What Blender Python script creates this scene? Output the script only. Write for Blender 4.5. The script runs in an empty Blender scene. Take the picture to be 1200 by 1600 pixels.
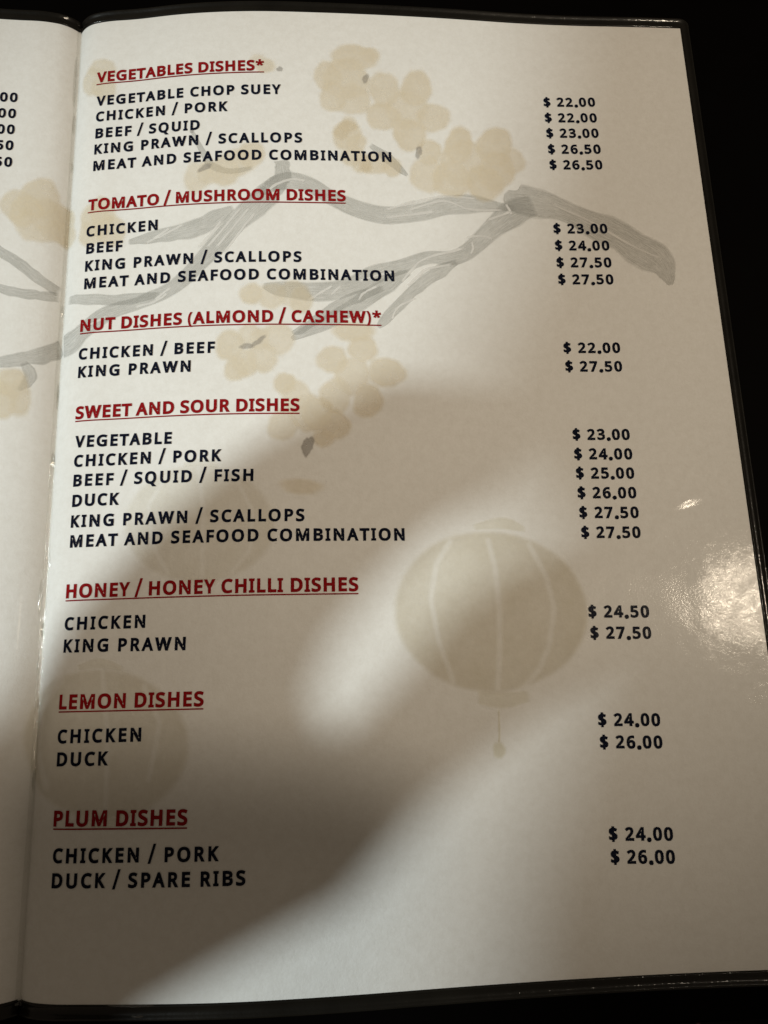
import bpy, bmesh, math, json, random
import numpy as np
from mathutils import Matrix, Vector
from mathutils.geometry import delaunay_2d_cdt

random.seed(7)
rng = np.random.default_rng(11)
C = bpy.context.scene.collection
SC = bpy.context.scene

# ------------------------------------------------------------------ measured data (millimetres on the page)
DATA = json.loads(
    '{"cam":{"f":1272.8939858974823,"R":[[0.999402,0.026926,-0.021699],[-0.031163,0.973263,-0.227569],[0.014991,0.228109,0.97352]],"t":[0.09262,-0.22525,0.23471]},"UN":[0.0,0.008,0.016,'
    '0.028,0.045,0.07,0.1,0.14,0.18,0.22],"AR":[0.918,0.2732,0.0754,0.1232,0.0555,-0.0529,-0.0926,-0.0886,-0.0238,-0.0054],"BR":[-0.0812,0.0921,0.0506,-0.0317,0.0073,-0.0134,-0.044,0.03'
    '26,0.027,0.1269],"AL":[0.971,0.3606,0.0775,0.0957,0.0909,-0.0529,-0.0926,-0.0886,-0.0238,-0.0054],"BL":[-0.0024,0.1711,0.0335,-0.0341,0.0,-0.0134,-0.044,0.0326,0.027,0.1269],"W":0.'
    '20858,"lines":[["VEGETABLE CHOP SUEY",9.75,33.15,70.41,32.62],["CHICKEN / PORK",9.91,39.07,53.39,38.87],["BEEF / SQUID",10.03,45.31,44.45,45.37],["KING PRAWN / SCALLOPS",9.99,51.22'
    ',77.07,50.57],["MEAT AND SEAFOOD COMBINATION",9.96,57.28,105.53,56.75],["CHICKEN",8.94,80.64,31.92,80.25],["BEEF",9.17,86.57,20.88,86.54],["KING PRAWN / SCALLOPS",9.13,92.61,76.54,'
    '92.74],["MEAT AND SEAFOOD COMBINATION",9.15,98.6,105.02,98.78],["CHICKEN / BEEF",8.69,121.95,50.56,122.43],["KING PRAWN",8.83,127.74,43.43,128.13],["VEGETABLE",9.11,149.68,38.38,15'
    '0.25],["CHICKEN / PORK",9.17,155.63,53.07,156.2],["BEEF / SQUID / FISH",9.31,161.56,62.3,162.34],["DUCK",9.35,167.59,23.45,167.74],["KING PRAWN / SCALLOPS",9.37,173.73,76.77,174.38'
    '],["MEAT AND SEAFOOD COMBINATION",9.43,179.58,105.31,180.34],["CHICKEN",9.22,202.99,32.55,203.16],["KING PRAWN",9.32,209.09,44.02,209.67],["CHICKEN",9.11,233.34,32.55,233.4],["DUCK'
    '",9.28,239.26,23.71,239.3],["CHICKEN / PORK",9.71,263.48,54.0,263.72],["DUCK / SPARE RIBS",9.85,269.55,60.86,269.77]],"prices":[["$ 22.00",157.63,33.27,175.29,32.77],["$ 22.00",157'
    '.6,39.33,175.28,38.87],["$ 23.00",157.68,45.2,175.38,44.78],["$ 26.50",157.75,51.26,175.46,50.88],["$ 26.50",157.82,57.14,175.54,56.8],["$ 23.00",157.23,80.55,174.9,80.35],["$ 24.0'
    '0",157.27,86.59,174.95,86.43],["$ 27.50",157.3,92.57,175.1,92.44],["$ 27.50",157.34,98.49,175.14,98.4],["$ 22.00",157.12,121.81,175.0,121.86],["$ 27.50",157.2,127.98,174.97,128.06]'
    ',["$ 23.00",157.57,150.02,175.15,150.21],["$ 24.00",157.55,156.15,175.25,156.38],["$ 25.00",157.58,162.12,175.22,162.38],["$ 26.00",157.55,168.18,175.23,168.47],["$ 27.50",157.51,1'
    '74.18,175.32,174.5],["$ 27.50",157.56,180.18,175.26,180.52],["$ 24.50",157.62,203.41,175.31,203.86],["$ 27.50",157.69,209.47,175.29,209.94],["$ 24.00",157.64,233.52,175.23,234.09],'
    '["$ 26.00",157.63,239.51,175.18,240.11],["$ 24.00",157.87,263.48,175.44,264.16],["$ 26.00",157.85,269.25,175.31,269.95]],"heads":[["VEGETABLES DISHES*",9.38,24.85,64.93,24.26],["TO'
    'MATO / MUSHROOM DISHES",8.94,72.08,90.52,72.06],["NUT DISHES (ALMOND / CASHEW)*",8.69,113.38,100.54,113.6],["SWEET AND SOUR DISHES",8.82,141.49,75.59,141.93],["HONEY / HONEY CHILLI'
    ' DISHES",9.08,194.69,91.63,195.34],["LEMON DISHES",8.97,225.02,49.27,225.4],["PLUM DISHES",9.33,255.07,45.61,255.45]],"left_prices":[["$ 22.00",-36.35,32.32,-18.65,32.32],["$ 23.00'
    '",-36.43,38.35,-18.73,38.35],["$ 23.00",-36.41,44.32,-18.71,44.32],["$ 27.50",-36.39,50.22,-18.69,50.22],["$ 27.50",-36.36,56.29,-18.66,56.29]],"blossoms":[[[91.46,26.0,6.94,-0.3,-'
    '0.16,8.07],[94.58,17.69,7.22,-0.34,-0.11,4.98],[85.61,25.24,4.4,-0.17,-0.08,5.15],[87.36,33.24,4.37,-0.16,-0.09,5.08],[93.8,33.73,5.02,-0.21,-0.13,5.8],[99.7,16.45,2.98,-0.15,-0.07'
    ',2.5]],[[110.89,37.08,6.36,-0.32,-0.27,7.24],[103.98,29.62,4.87,-0.24,-0.2,6.35],[114.61,28.58,4.71,-0.26,-0.26,6.62],[119.88,39.53,5.54,-0.3,-0.22,4.83],[111.8,46.42,5.05,-0.24,-0'
    '.22,5.71],[103.24,39.85,5.24,-0.24,-0.15,5.04]],[[128.59,56.06,7.22,-0.36,-0.42,7.99],[127.88,49.45,4.47,-0.23,-0.32,6.19],[139.81,49.53,5.39,-0.28,-0.47,7.42],[145.27,54.51,4.08,-'
    '0.18,-0.31,4.53],[135.79,63.01,5.73,-0.27,-0.38,6.3],[116.85,60.82,5.43,-0.23,-0.26,6.04],[118.04,52.54,3.78,-0.18,-0.19,4.25],[124.92,62.1,5.89,-0.27,-0.33,6.51],[139.67,58.59,5.9'
    '8,-0.28,-0.42,6.6]],[[91.44,47.25,4.33,-0.16,-0.1,4.96],[94.46,50.22,2.89,-0.11,-0.08,3.3],[95.93,57.44,3.08,-0.11,-0.09,3.49],[92.92,54.98,3.28,-0.11,-0.08,3.74]],[[101.06,57.26,5'
    '.37,-0.21,-0.11,3.73],[105.55,58.71,2.89,-0.12,-0.11,3.26]],[[91.27,130.01,5.18,-0.05,-0.12,5.49],[85.44,124.93,4.21,-0.03,-0.07,4.31],[94.74,121.32,4.07,-0.06,-0.1,4.14],[101.68,1'
    '28.87,5.62,-0.07,-0.14,4.3],[95.84,138.09,4.2,-0.04,-0.13,5.02],[86.19,136.33,4.74,-0.02,-0.09,5.01],[91.97,115.72,5.83,-0.09,-0.07,3.14]],[[77.65,141.74,5.06,0.01,-0.05,5.34],[71.'
    '33,132.5,3.01,0.01,-0.01,3.22],[74.69,136.94,4.32,0.01,-0.03,4.59],[70.73,145.46,4.28,0.03,-0.01,4.51],[80.84,141.94,4.51,0.0,-0.06,4.75],[86.04,145.52,4.14,-0.0,-0.07,4.34],[82.42'
    ',149.85,2.8,0.01,-0.03,2.35]],[[75.98,164.1,5.27,0.71,-0.26,2.07]],[[55.01,120.01,4.19,0.11,0.06,4.52],[59.63,125.87,3.78,0.07,0.03,4.07],[69.28,118.16,4.58,-0.0,-0.01,4.96],[57.0,'
    '127.64,3.4,0.08,0.04,3.65],[63.76,118.33,3.05,0.03,0.01,3.3],[64.73,124.52,4.16,0.03,0.01,4.49],[60.9,117.25,3.43,0.05,0.03,3.72]],[[61.19,103.39,3.09,0.04,0.02,3.4],[73.74,103.42,'
    '4.65,-0.04,-0.02,4.25],[67.56,104.08,3.86,-0.01,0.0,4.24],[76.24,105.75,3.49,-0.03,-0.03,3.82]],[[43.79,62.55,3.66,0.21,0.12,5.48],[48.03,61.18,3.64,0.16,0.07,4.12],[55.86,58.03,5.'
    '64,0.1,0.05,4.6],[60.88,55.11,4.03,0.02,0.03,4.63],[52.47,60.92,4.43,0.13,0.07,5.04]],[[11.11,18.97,4.83,0.55,0.18,3.5],[7.9,23.31,3.68,0.69,0.31,5.48],[11.94,26.52,3.91,0.41,0.22,'
    '4.43]],[[11.84,75.22,5.21,0.46,0.3,5.65],[16.59,79.02,4.92,0.36,0.25,5.36],[13.79,72.04,4.13,0.3,0.23,4.54],[9.92,79.68,3.85,0.47,0.23,4.05]],[[-9.98,66.95,5.8,-1.44,0.42,6.98],[-1'
    '6.45,69.77,4.75,-0.31,0.34,4.96],[-3.88,74.1,8.04,0.15,0.36,6.19],[-8.76,74.71,6.43,-1.93,0.45,7.55],[-0.95,77.85,5.21,1.4,0.26,3.96],[-13.44,71.89,4.47,-0.54,0.35,5.38]],[[-15.11,'
    '129.0,5.31,-0.3,0.29,4.04],[-11.2,134.09,3.14,-0.28,0.34,5.2],[-16.14,134.87,4.62,-0.15,0.38,5.19],[-13.26,129.75,3.87,-0.27,0.3,4.44]],[[89.61,45.89,2.47,-0.09,-0.05,2.85],[92.14,'
    '43.42,2.48,-0.09,-0.06,2.86]],[[65.45,21.85,2.91,-0.04,0.01,2.46],[62.74,19.88,2.08,-0.01,0.01,2.47]]],"leaves":[[97.98,25.72,0.73,0.44,-0.85,1.77],[114.48,52.7,1.04,0.07,-0.27,2.1'
    '2],[77.86,151.98,1.65,0.27,-0.44,2.88],[59.97,120.54,2.05,-0.41,0.16,0.81],[63.57,118.95,1.88,-1.38,0.43,0.69],[70.01,23.0,0.99,0.34,-0.22,0.83],[41.97,45.67,0.62,0.04,0.02,0.71],['
    '46.37,59.25,2.23,-0.96,0.33,0.87]],"branches":[[[70.16,56.94,2.65],[70.75,60.17,2.62],[70.54,63.86,3.07],[67.54,68.0,3.6]],[[63.16,68.45,2.01],[71.14,64.31,3.41],[79.16,65.77,2.96]'
    ',[85.94,69.72,2.93],[93.51,73.84,3.17],[102.54,76.05,3.62],[113.39,74.54,3.59],[122.34,72.15,3.83],[130.52,70.67,3.46],[137.81,71.29,2.1],[145.35,71.9,0.94]],[[142.37,65.98,1.19],['
    '145.58,68.64,5.23],[153.75,69.76,5.45],[163.65,73.03,4.75],[174.11,78.73,5.41],[184.96,85.66,6.06],[190.69,90.71,5.73],[192.89,95.25,3.1],[193.73,98.86,0.76]],[[151.56,70.76,4.07],'
    '[144.62,73.32,5.02],[137.3,79.57,3.99],[130.04,86.83,3.36],[123.73,89.93,2.86],[115.99,90.17,2.41],[107.4,93.5,2.79],[99.73,96.33,3.19],[91.32,100.63,3.4],[82.1,102.7,3.65],[70.46,'
    '101.94,2.79],[64.65,100.65,0.85]],[[125.29,91.22,1.05],[119.01,95.16,2.3],[112.35,100.14,2.04],[105.72,107.2,2.0],[101.83,111.75,1.79],[99.4,114.34,0.6]],[[109.93,95.4,1.05],[104.2'
    '2,98.82,2.49],[96.53,104.61,2.88],[88.79,109.86,2.67],[81.95,113.73,2.26],[76.16,116.7,1.64],[73.28,118.37,0.61]],[[101.77,101.05,0.85],[93.8,104.02,1.89],[85.9,108.2,1.85],[76.56,'
    '115.02,1.43],[73.29,116.29,0.41]],[[67.54,68.45,4.37],[62.58,72.52,4.12],[58.25,77.39,3.87],[53.76,82.6,3.65],[49.3,88.15,3.66],[44.67,93.36,3.03],[40.23,98.06,2.84],[35.55,101.38,'
    '2.65],[30.42,103.54,2.66],[25.44,105.24,2.43],[16.15,107.56,2.86],[9.82,112.05,3.33],[5.67,115.15,4.54],[1.46,115.83,3.92]],[[0.46,115.9,3.16],[-2.44,117.81,2.68],[-5.71,119.89,2.6'
    '1],[-12.0,121.9,2.26],[-19.18,123.32,2.07]],[[2.95,100.9,1.63],[13.27,102.43,1.95],[23.33,102.93,1.95],[33.39,102.29,1.08]],[[55.63,73.74,0.89],[50.7,76.71,2.91],[46.17,79.62,2.93]'
    ',[39.79,81.44,2.94],[33.75,82.3,2.72],[27.62,83.05,2.05],[22.5,83.46,0.91]],[[-22.07,84.69,1.66],[-14.11,90.17,1.86],[-8.31,94.58,1.91],[-1.85,97.85,1.92]],[[-21.06,98.15,1.48],[-1'
    '1.59,100.39,1.92],[-1.74,99.56,1.76]],[[-10.89,122.64,1.12],[-8.72,126.14,1.96],[-9.42,129.07,1.65],[-11.71,131.7,0.48]],[[98.78,50.53,0.93],[104.22,55.02,1.85],[107.61,58.63,1.61]'
    ',[110.61,61.54,0.58]],[[41.97,45.67,0.61],[45.22,52.93,1.02],[48.38,58.44,1.29],[54.48,60.98,1.15],[61.51,59.75,0.69]]],"streaks":[[[52.11,77.88,0.47],[48.42,83.05,0.47],[44.93,87.'
    '28,0.48]],[[58.02,73.58,0.47],[51.77,82.09,0.47],[47.51,87.41,0.47]],[[60.6,73.62,0.47],[55.13,81.32,0.47],[50.28,87.53,0.47]],[[62.59,75.22,0.46],[57.12,82.92,0.46],[52.87,89.38,0'
    '.46]],[[66.55,67.78,0.48],[69.14,65.48,0.49],[73.95,63.8,0.5],[77.96,64.42,0.51]],[[40.33,78.82,0.5],[33.74,82.08,0.5],[28.09,84.42,0.51]],[[36.1,79.61,0.5],[30.31,83.54,0.51]],[[1'
    '07.74,72.46,0.49],[116.05,69.87,0.5],[123.35,68.43,0.51],[132.92,68.96,0.51]],[[109.31,74.23,0.49],[121.61,70.12,0.51],[129.99,72.77,0.51],[141.29,72.76,0.51]],[[102.6,74.23,0.49],'
    '[112.95,70.22,0.49]],[[128.61,82.83,0.49],[132.98,82.22,0.5],[137.29,82.97,0.51]],[[130.19,84.13,0.46],[130.46,86.59,0.45],[129.51,88.86,0.44]],[[107.2,98.97,0.44],[110.98,94.28,0.'
    '45],[114.96,90.64,0.47],[128.21,86.44,0.48]],[[109.15,100.22,0.44],[112.28,96.87,0.45],[115.82,94.15,0.47],[123.6,92.38,0.48]],[[93.76,105.52,0.43],[95.4,102.92,0.45],[99.8,100.45,'
    '0.46]],[[85.19,103.95,0.44],[88.58,100.46,0.45]],[[103.79,111.72,0.43],[105.91,107.41,0.44],[111.59,104.27,0.46]],[[78.18,105.73,0.45],[82.09,103.13,0.46],[86.03,100.5,0.46]],[[93.'
    '92,99.06,0.47],[99.91,96.76,0.47],[105.93,95.29,0.48]],[[156.93,69.68,0.53],[169.11,75.75,0.52],[182.94,84.96,0.52],[191.86,89.57,0.52]],[[102.52,76.72,0.49],[110.69,75.54,0.5],[11'
    '8.96,73.88,0.5]],[[31.45,104.26,0.49],[36.91,99.98,0.48]],[[25.47,105.88,0.48],[31.47,104.69,0.48],[35.77,102.04,0.48]],[[9.57,111.38,0.5],[17.57,108.28,0.48]],[[142.09,70.18,0.5],'
    '[143.93,74.27,0.5]],[[135.39,76.67,0.48],[144.02,72.88,0.49]]],"lanterns":[{"body":[129.43,200.61,27.52,1.67,-2.32,22.65],"ribs":[[[118.42,180.69,0.74],[114.21,186.98,1.1],[112.1,1'
    '97.03,1.1],[113.76,208.72,1.09],[117.37,220.22,0.81]],[[129.71,180.62,0.76],[131.27,189.07,1.13],[131.69,200.11,1.3],[131.19,210.91,1.1],[129.91,222.32,0.91]],[[141.77,182.08,0.78]'
    ',[146.02,191.16,1.15],[147.74,200.44,1.31],[145.39,211.26,1.1],[142.15,217.4,1.07],[137.19,222.53,0.7]]],"caps":[[[125.22,176.6,0.94],[134.21,175.53,2.11],[141.14,177.51,0.78]],[[1'
    '23.79,224.74,1.9],[131.33,225.66,2.59],[138.85,224.85,1.73]]],"tassel":[[[129.73,228.03,0.27],[129.57,233.5,0.36],[129.35,236.89,0.36]],[129.22,238.91,1.61,0.06,-0.14,2.18]]},{"bod'
    'y":[46.79,174.12,21.32,1.7,-0.47,16.76],"ribs":[[[37.51,158.8,0.59],[32.19,168.4,0.87],[33.71,179.65,0.82],[38.4,188.07,0.62]],[[46.44,157.68,0.74],[48.18,171.0,0.91],[48.19,189.35'
    ',0.72]],[[56.61,159.95,0.55],[62.17,171.43,0.81],[61.34,182.5,0.82],[56.4,188.71,0.64]]],"caps":[[[41.76,156.9,0.78],[47.33,156.18,1.34],[52.35,157.71,0.76]],[[42.64,190.58,1.07],['
    '47.51,191.3,1.43],[52.51,190.93,1.08]]],"tassel":[]},{"body":[20.93,233.31,24.56,1.83,-0.05,19.13],"ribs":[[[8.91,216.38,0.82],[2.44,224.44,2.04],[1.6,234.66,1.88],[6.13,244.55,1.1'
    '8]],[[20.84,213.86,0.72],[23.16,231.71,0.98],[23.59,251.24,0.79]],[[32.78,218.89,0.69],[37.54,228.79,0.96],[34.91,243.46,0.87]]],"caps":[[[13.56,213.44,0.71],[19.86,212.28,1.56],[2'
    '7.19,214.26,0.68]],[[16.74,253.33,1.11],[22.86,254.08,1.43],[28.9,253.24,0.96]]],"tassel":[]}],"puckers":[[-1.3,20.29,0.68,-0.41,0.04,9.9],[-0.77,36.77,0.57,-0.32,0.01,3.88],[-0.49'
    ',52.5,0.45,-0.23,0.01,2.13],[-0.62,103.7,0.54,-0.18,0.01,2.16],[-0.3,131.77,0.64,0.05,0.02,4.51],[-0.22,152.03,1.03,0.18,0.01,2.77],[1.1,183.09,1.24,0.2,0.02,2.98],[-1.65,193.29,0.'
    '67,-0.01,0.03,5.45],[-0.05,202.29,1.19,0.12,0.01,2.16],[-0.93,212.15,0.49,0.02,0.01,2.82],[-0.37,222.66,0.41,0.03,0.01,1.73],[0.34,243.07,1.12,-0.02,0.03,3.31],[32.44,296.86,6.2,0.'
    '05,0.02,0.46],[34.17,299.3,1.46,0.01,0.02,0.43]],"occ":{"hand":[[-49.0,-283.1,10.2],[-16.9,-233.8,7.2],[-8.2,-223.3,5.8],[9.2,-198.6,5.1],[30.4,-175.9,7.5],[61.2,-150.5,8.8],[99.0,'
    '-130.5,6.3],[122.1,-134.4,4.2],[125.1,-150.5,3.9],[114.7,-166.2,4.8],[99.4,-175.7,6.2],[84.6,-188.4,7.5],[70.2,-206.0,8.5],[64.1,-221.3,8.8],[70.9,-239.0,8.5],[83.7,-232.8,7.6],[98'
    '.0,-219.7,6.3],[113.0,-203.4,4.8],[128.4,-190.9,3.5],[153.8,-180.0,1.5],[181.2,-192.0,0.5],[151.2,-209.7,1.7],[120.7,-228.1,4.0],[99.7,-245.8,6.1],[72.4,-272.9,8.5],[21.7,-298.1,6.'
    '9],[14.5,-315.1,6.2],[-42.2,-337.8,9.9]],"body":[[174.1,81.6,0.3],[156.9,-16.3,1.4],[142.0,-72.9,2.5],[128.5,-109.0,3.7],[116.2,-134.4,4.7],[124.8,-156.5,3.9],[138.8,-176.0,2.6],[1'
    '45.7,-209.5,2.0],[136.4,-235.5,2.7],[119.7,-275.5,4.0],[115.1,-326.6,4.3],[270.6,-333.4,2.2],[371.5,83.1,-2.7]],"arm":[[8.8,-238.0,5.1],[44.7,-239.7,8.7],[88.6,-244.5,7.2],[108.8,-'
    '254.3,5.1],[101.1,-277.5,5.9],[86.9,-317.3,7.3],[85.0,-393.1,7.5],[18.4,-390.9,6.7]]},"fabric":[[165.97,-311.49,-4.0],[169.52,-302.49,-4.0],[179.3,-299.76,-4.0],[214.42,-296.34,-4.'
    '0]],"space":0.364,"glyphs":{"A":[0.907,[[0,108,0,158,137,287,137,338,0,453,0,267,502,181,502,-6,0],[1,197,245,250,245,217,339,211,358,202,385,225,309,240,370,231,340]]],"B":[0.922,'
    '[[0,244,0,273,1,301,6,327,14,351,25,372,39,391,57,405,78,415,102,421,127,423,155,422,181,416,205,407,226,394,244,378,259,360,270,342,279,322,285,326,284,326,241,333,243,359,258,381'
    ',278,397,303,406,331,409,361,407,389,400,414,389,437,373,457,352,472,314,488,268,497,216,500,62,500,62,0],[1,174,312,225,312,255,314,274,318,284,324,289,330,293,340,294,355,293,369'
    ',289,377,282,383,269,388,247,392,217,394,174,394],[1,174,105,232,105,263,108,283,113,294,121,301,130,305,143,307,159,306,173,301,184,294,192,282,200,261,205,228,207,174,207]]],"C":'
    '[0.897,[[0,327,-2,400,18,400,126,318,105,269,101,245,102,225,107,208,114,193,125,181,138,170,154,162,174,155,196,151,221,150,250,152,279,156,304,162,326,171,345,183,362,196,375,211'
    ',386,228,393,248,398,270,399,286,399,301,397,315,393,381,368,427,467,361,494,318,504,270,507,224,503,182,493,144,474,111,449,84,418,63,382,48,341,40,297,37,251,39,203,47,158,61,118'
    ',81,81,106,50,138,25,174,7,216,-4,261,-7]]],"D":[1.034,[[0,215,0,259,2,301,10,339,23,374,41,404,64,430,93,450,128,464,166,472,208,474,254,471,303,461,348,444,388,421,422,391,450,35'
    '6,472,317,488,274,497,228,500,62,500,62,0],[1,176,106,205,106,264,112,305,130,333,157,351,197,357,253,356,283,351,308,344,330,334,347,323,361,308,372,291,382,270,388,246,393,218,39'
    '4,176,394]]],"E":[0.791,[[0,353,0,353,107,171,107,171,207,343,207,343,313,171,313,171,393,353,393,353,500,62,500,62,0]]],"F":[0.739,[[0,171,0,171,187,342,187,342,295,171,295,171,39'
    '3,353,393,353,500,62,500,62,0]]],"G":[1.032,[[0,308,-6,337,-4,364,-1,389,4,415,10,461,23,461,292,250,292,250,184,347,184,347,105,335,103,290,100,257,102,230,109,209,118,192,132,178'
    ',148,168,168,160,192,155,220,153,250,154,278,159,303,166,325,176,344,189,361,204,375,222,385,242,393,265,398,291,399,309,399,327,397,344,393,420,367,464,468,415,487,393,494,370,500'
    ',345,504,320,506,293,507,244,504,198,493,157,475,121,451,91,420,67,384,50,343,40,299,37,250,40,202,49,157,64,116,85,80,113,49,147,24,186,7,229,-4,276,-7]]],"H":[1.05,[[0,175,0,175,'
    '206,343,206,343,0,456,0,456,500,343,500,343,313,175,313,175,500,62,500,62,0]]],"I":[0.487,[[0,215,0,215,85,169,96,169,403,215,416,215,500,22,500,22,416,68,403,68,96,22,85,22,0]]],"'
    'K":[0.879,[[0,167,0,167,187,177,197,312,0,438,0,253,276,439,500,307,500,190,357,155,315,167,329,167,500,62,500,62,0]]],"L":[0.746,[[0,355,0,355,108,171,108,171,500,62,500,62,0]]],"'
    'M":[1.282,[[0,174,0,174,297,173,366,172,387,122,387,271,0,359,0,509,387,460,387,459,366,457,301,457,0,573,0,573,500,439,500,297,138,336,138,197,500,62,500,62,0]]],"N":[1.076,[[0,17'
    '2,0,172,276,170,343,169,367,124,367,360,0,470,0,470,500,360,500,360,221,361,177,363,134,363,134,407,134,171,500,62,500,62,0]]],"O":[1.106,[[0,321,-4,365,7,403,26,436,51,463,82,484,'
    '118,499,159,507,203,510,251,507,298,499,342,484,383,463,419,436,450,403,475,365,493,322,504,275,508,245,506,216,503,190,496,165,487,142,474,109,450,82,419,62,382,48,342,39,298,37,2'
    '51,39,204,48,160,62,119,82,82,109,51,142,26,165,14,190,5,216,-2,244,-6,274,-7],[1,274,100,298,102,319,106,336,114,350,123,362,136,372,153,380,172,386,195,390,221,391,251,390,280,38'
    '6,306,380,329,372,348,362,364,350,377,336,387,319,394,299,398,274,400,250,398,229,394,212,387,198,377,186,364,176,348,167,328,161,306,157,280,156,251,157,221,161,195,167,172,175,15'
    '3,186,136,198,123,212,114,229,106,249,102]]],"P":[0.859,[[0,173,0,173,172,195,172,237,174,276,182,309,195,336,212,358,234,375,259,385,285,392,313,394,341,392,369,387,395,377,419,36'
    '3,440,345,459,324,475,298,486,270,494,239,499,205,500,62,500,62,0],[1,173,278,187,278,221,280,247,286,264,294,269,299,274,305,278,313,280,324,281,338,280,350,278,360,275,368,271,37'
    '4,266,378,252,386,230,392,198,394,173,394]]],"Q":[1.106,[[0,510,-119,389,13,376,7,401,23,423,41,442,64,458,89,472,117,482,146,489,177,493,211,494,246,491,294,483,339,469,380,449,41'
    '7,423,449,391,475,354,493,312,504,267,508,238,506,210,502,185,496,161,486,138,474,107,448,81,417,61,380,47,339,39,294,37,246,39,197,47,152,61,111,81,74,107,42,138,16,161,4,184,-6,2'
    '10,-13,237,-16,265,-18,273,-18,269,-18,352,-119],[1,266,92,290,93,310,98,326,105,339,115,351,129,360,145,368,165,374,189,378,215,379,245,378,275,374,302,368,325,361,345,351,361,340'
    ',374,326,384,310,391,290,396,266,398,243,396,223,391,206,384,192,374,181,361,171,345,163,325,157,302,153,275,152,245,153,215,157,189,163,165,171,145,181,129,192,115,206,105,222,98,'
    '242,93]]],"R":[0.883,[[0,168,0,168,182,207,182,307,0,431,0,310,213,295,207,310,215,325,225,340,238,353,254,364,273,373,295,378,319,379,345,378,373,372,399,363,423,350,445,333,463,3'
    '12,477,289,487,263,495,234,499,203,500,62,500,62,0],[1,168,288,201,288,228,290,246,295,258,302,265,312,269,324,271,343,271,355,269,365,266,371,263,376,259,380,246,387,227,392,199,3'
    '93,168,393]]],"S":[0.781,[[0,206,-6,234,-1,260,7,283,18,305,32,324,50,339,71,349,94,356,120,358,147,356,173,350,198,340,220,327,239,310,255,291,269,270,281,247,292,223,302,170,326,'
    '161,332,155,338,151,342,149,348,147,355,147,363,148,374,151,382,157,388,166,394,180,398,200,399,216,399,231,397,246,394,319,368,355,469,312,487,292,494,271,499,249,504,225,506,200,'
    '507,171,505,144,500,118,491,95,478,74,462,58,442,45,419,37,393,35,365,36,341,41,319,48,299,58,280,71,263,97,241,128,222,163,206,222,180,231,174,238,168,242,163,244,158,246,151,247,'
    '143,245,130,241,121,233,113,221,107,203,102,178,100,158,101,138,103,119,107,30,137,30,24,63,10,83,4,104,-1,127,-4,151,-6,176,-7]]],"T":[0.791,[[0,251,0,251,393,388,393,388,500,1,50'
    '0,1,393,138,393,138,0]]],"U":[1.036,[[0,295,-4,332,4,364,18,392,37,415,61,433,88,445,119,452,151,454,184,454,500,341,500,341,186,339,159,332,138,321,121,314,114,304,108,292,104,276'
    ',101,257,100,238,101,222,104,210,108,199,114,191,121,184,129,179,140,174,152,172,167,171,185,171,500,57,500,57,185,59,154,65,124,75,95,89,70,108,47,131,27,157,12,187,1,219,-5,254,-'
    '7]]],"V":[0.852,[[0,256,0,426,500,311,500,210,198,194,145,210,206,226,144,210,197,108,500,-6,500,164,0]]],"W":[1.315,[[0,239,0,330,309,345,365,325,308,299,380,307,347,317,311,411,0'
    ',513,0,648,500,527,500,453,209,439,152,459,182,479,152,463,210,375,500,272,500,186,212,172,155,191,178,212,152,198,208,123,500,2,500,137,0]]],"Y":[0.805,[[0,250,0,250,193,402,500,2'
    '87,500,198,316,110,500,-6,500,146,191,146,0]]],"0":[0.813,[[0,238,-3,272,8,302,27,325,53,343,84,357,120,365,159,371,203,372,251,371,294,366,334,358,371,347,404,332,434,313,460,290,'
    '481,263,496,232,505,200,508,162,504,128,493,99,474,75,449,57,418,44,382,35,342,30,299,28,251,30,207,34,168,42,131,53,98,67,68,86,41,109,20,136,5,167,-4,200,-7],[1,200,98,212,99,222'
    ',103,230,108,237,115,243,126,253,156,259,198,261,251,259,303,253,344,243,374,237,385,230,393,222,398,212,401,200,402,187,401,177,398,170,393,163,385,157,374,147,344,141,303,139,251'
    ',141,198,147,156,157,126,163,115,170,108,177,103,187,99]]],"2":[0.813,[[0,370,0,370,108,156,108,156,69,237,152,295,216,311,238,325,260,337,283,346,307,351,333,353,360,351,385,346,4'
    '09,337,431,325,451,309,469,291,483,270,494,247,501,223,506,197,507,167,505,139,499,113,489,90,477,69,464,28,431,90,349,127,377,141,386,154,393,167,398,181,401,197,402,212,400,223,3'
    '96,232,390,238,383,242,372,244,356,243,342,240,328,235,314,228,300,218,286,206,270,153,212,35,86,35,0]]],"3":[0.813,[[0,216,-5,250,1,280,12,307,27,329,47,346,71,357,97,364,125,367,'
    '155,363,189,353,220,334,246,309,267,278,281,267,283,267,240,274,242,300,257,323,277,340,303,351,334,354,368,352,391,347,413,339,433,327,452,312,469,294,483,273,494,249,501,224,506,'
    '196,507,166,505,137,500,111,492,87,481,66,469,26,439,82,357,149,394,162,399,178,402,196,403,213,401,226,397,234,391,240,385,244,376,245,364,243,349,238,337,229,326,215,318,195,312,'
    '167,310,99,310,99,205,166,205,198,203,222,198,240,190,246,185,251,180,254,174,256,166,257,156,255,138,250,124,241,114,228,106,208,100,178,97,161,98,144,101,126,104,108,110,91,116,3'
    '5,142,35,27,70,11,90,4,111,-1,133,-4,155,-6,178,-7]]],"4":[0.813,[[0,329,0,329,100,393,100,393,208,329,208,329,503,229,503,9,185,9,100,219,100,219,0],[1,146,208,219,208,219,318,220'
    ',373,220,386,266,386,261,376,246,351]]],"5":[0.813,[[0,210,-5,240,0,267,9,293,23,315,40,334,61,348,84,359,111,365,139,367,170,365,198,359,224,349,248,335,269,318,288,297,303,274,31'
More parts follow.
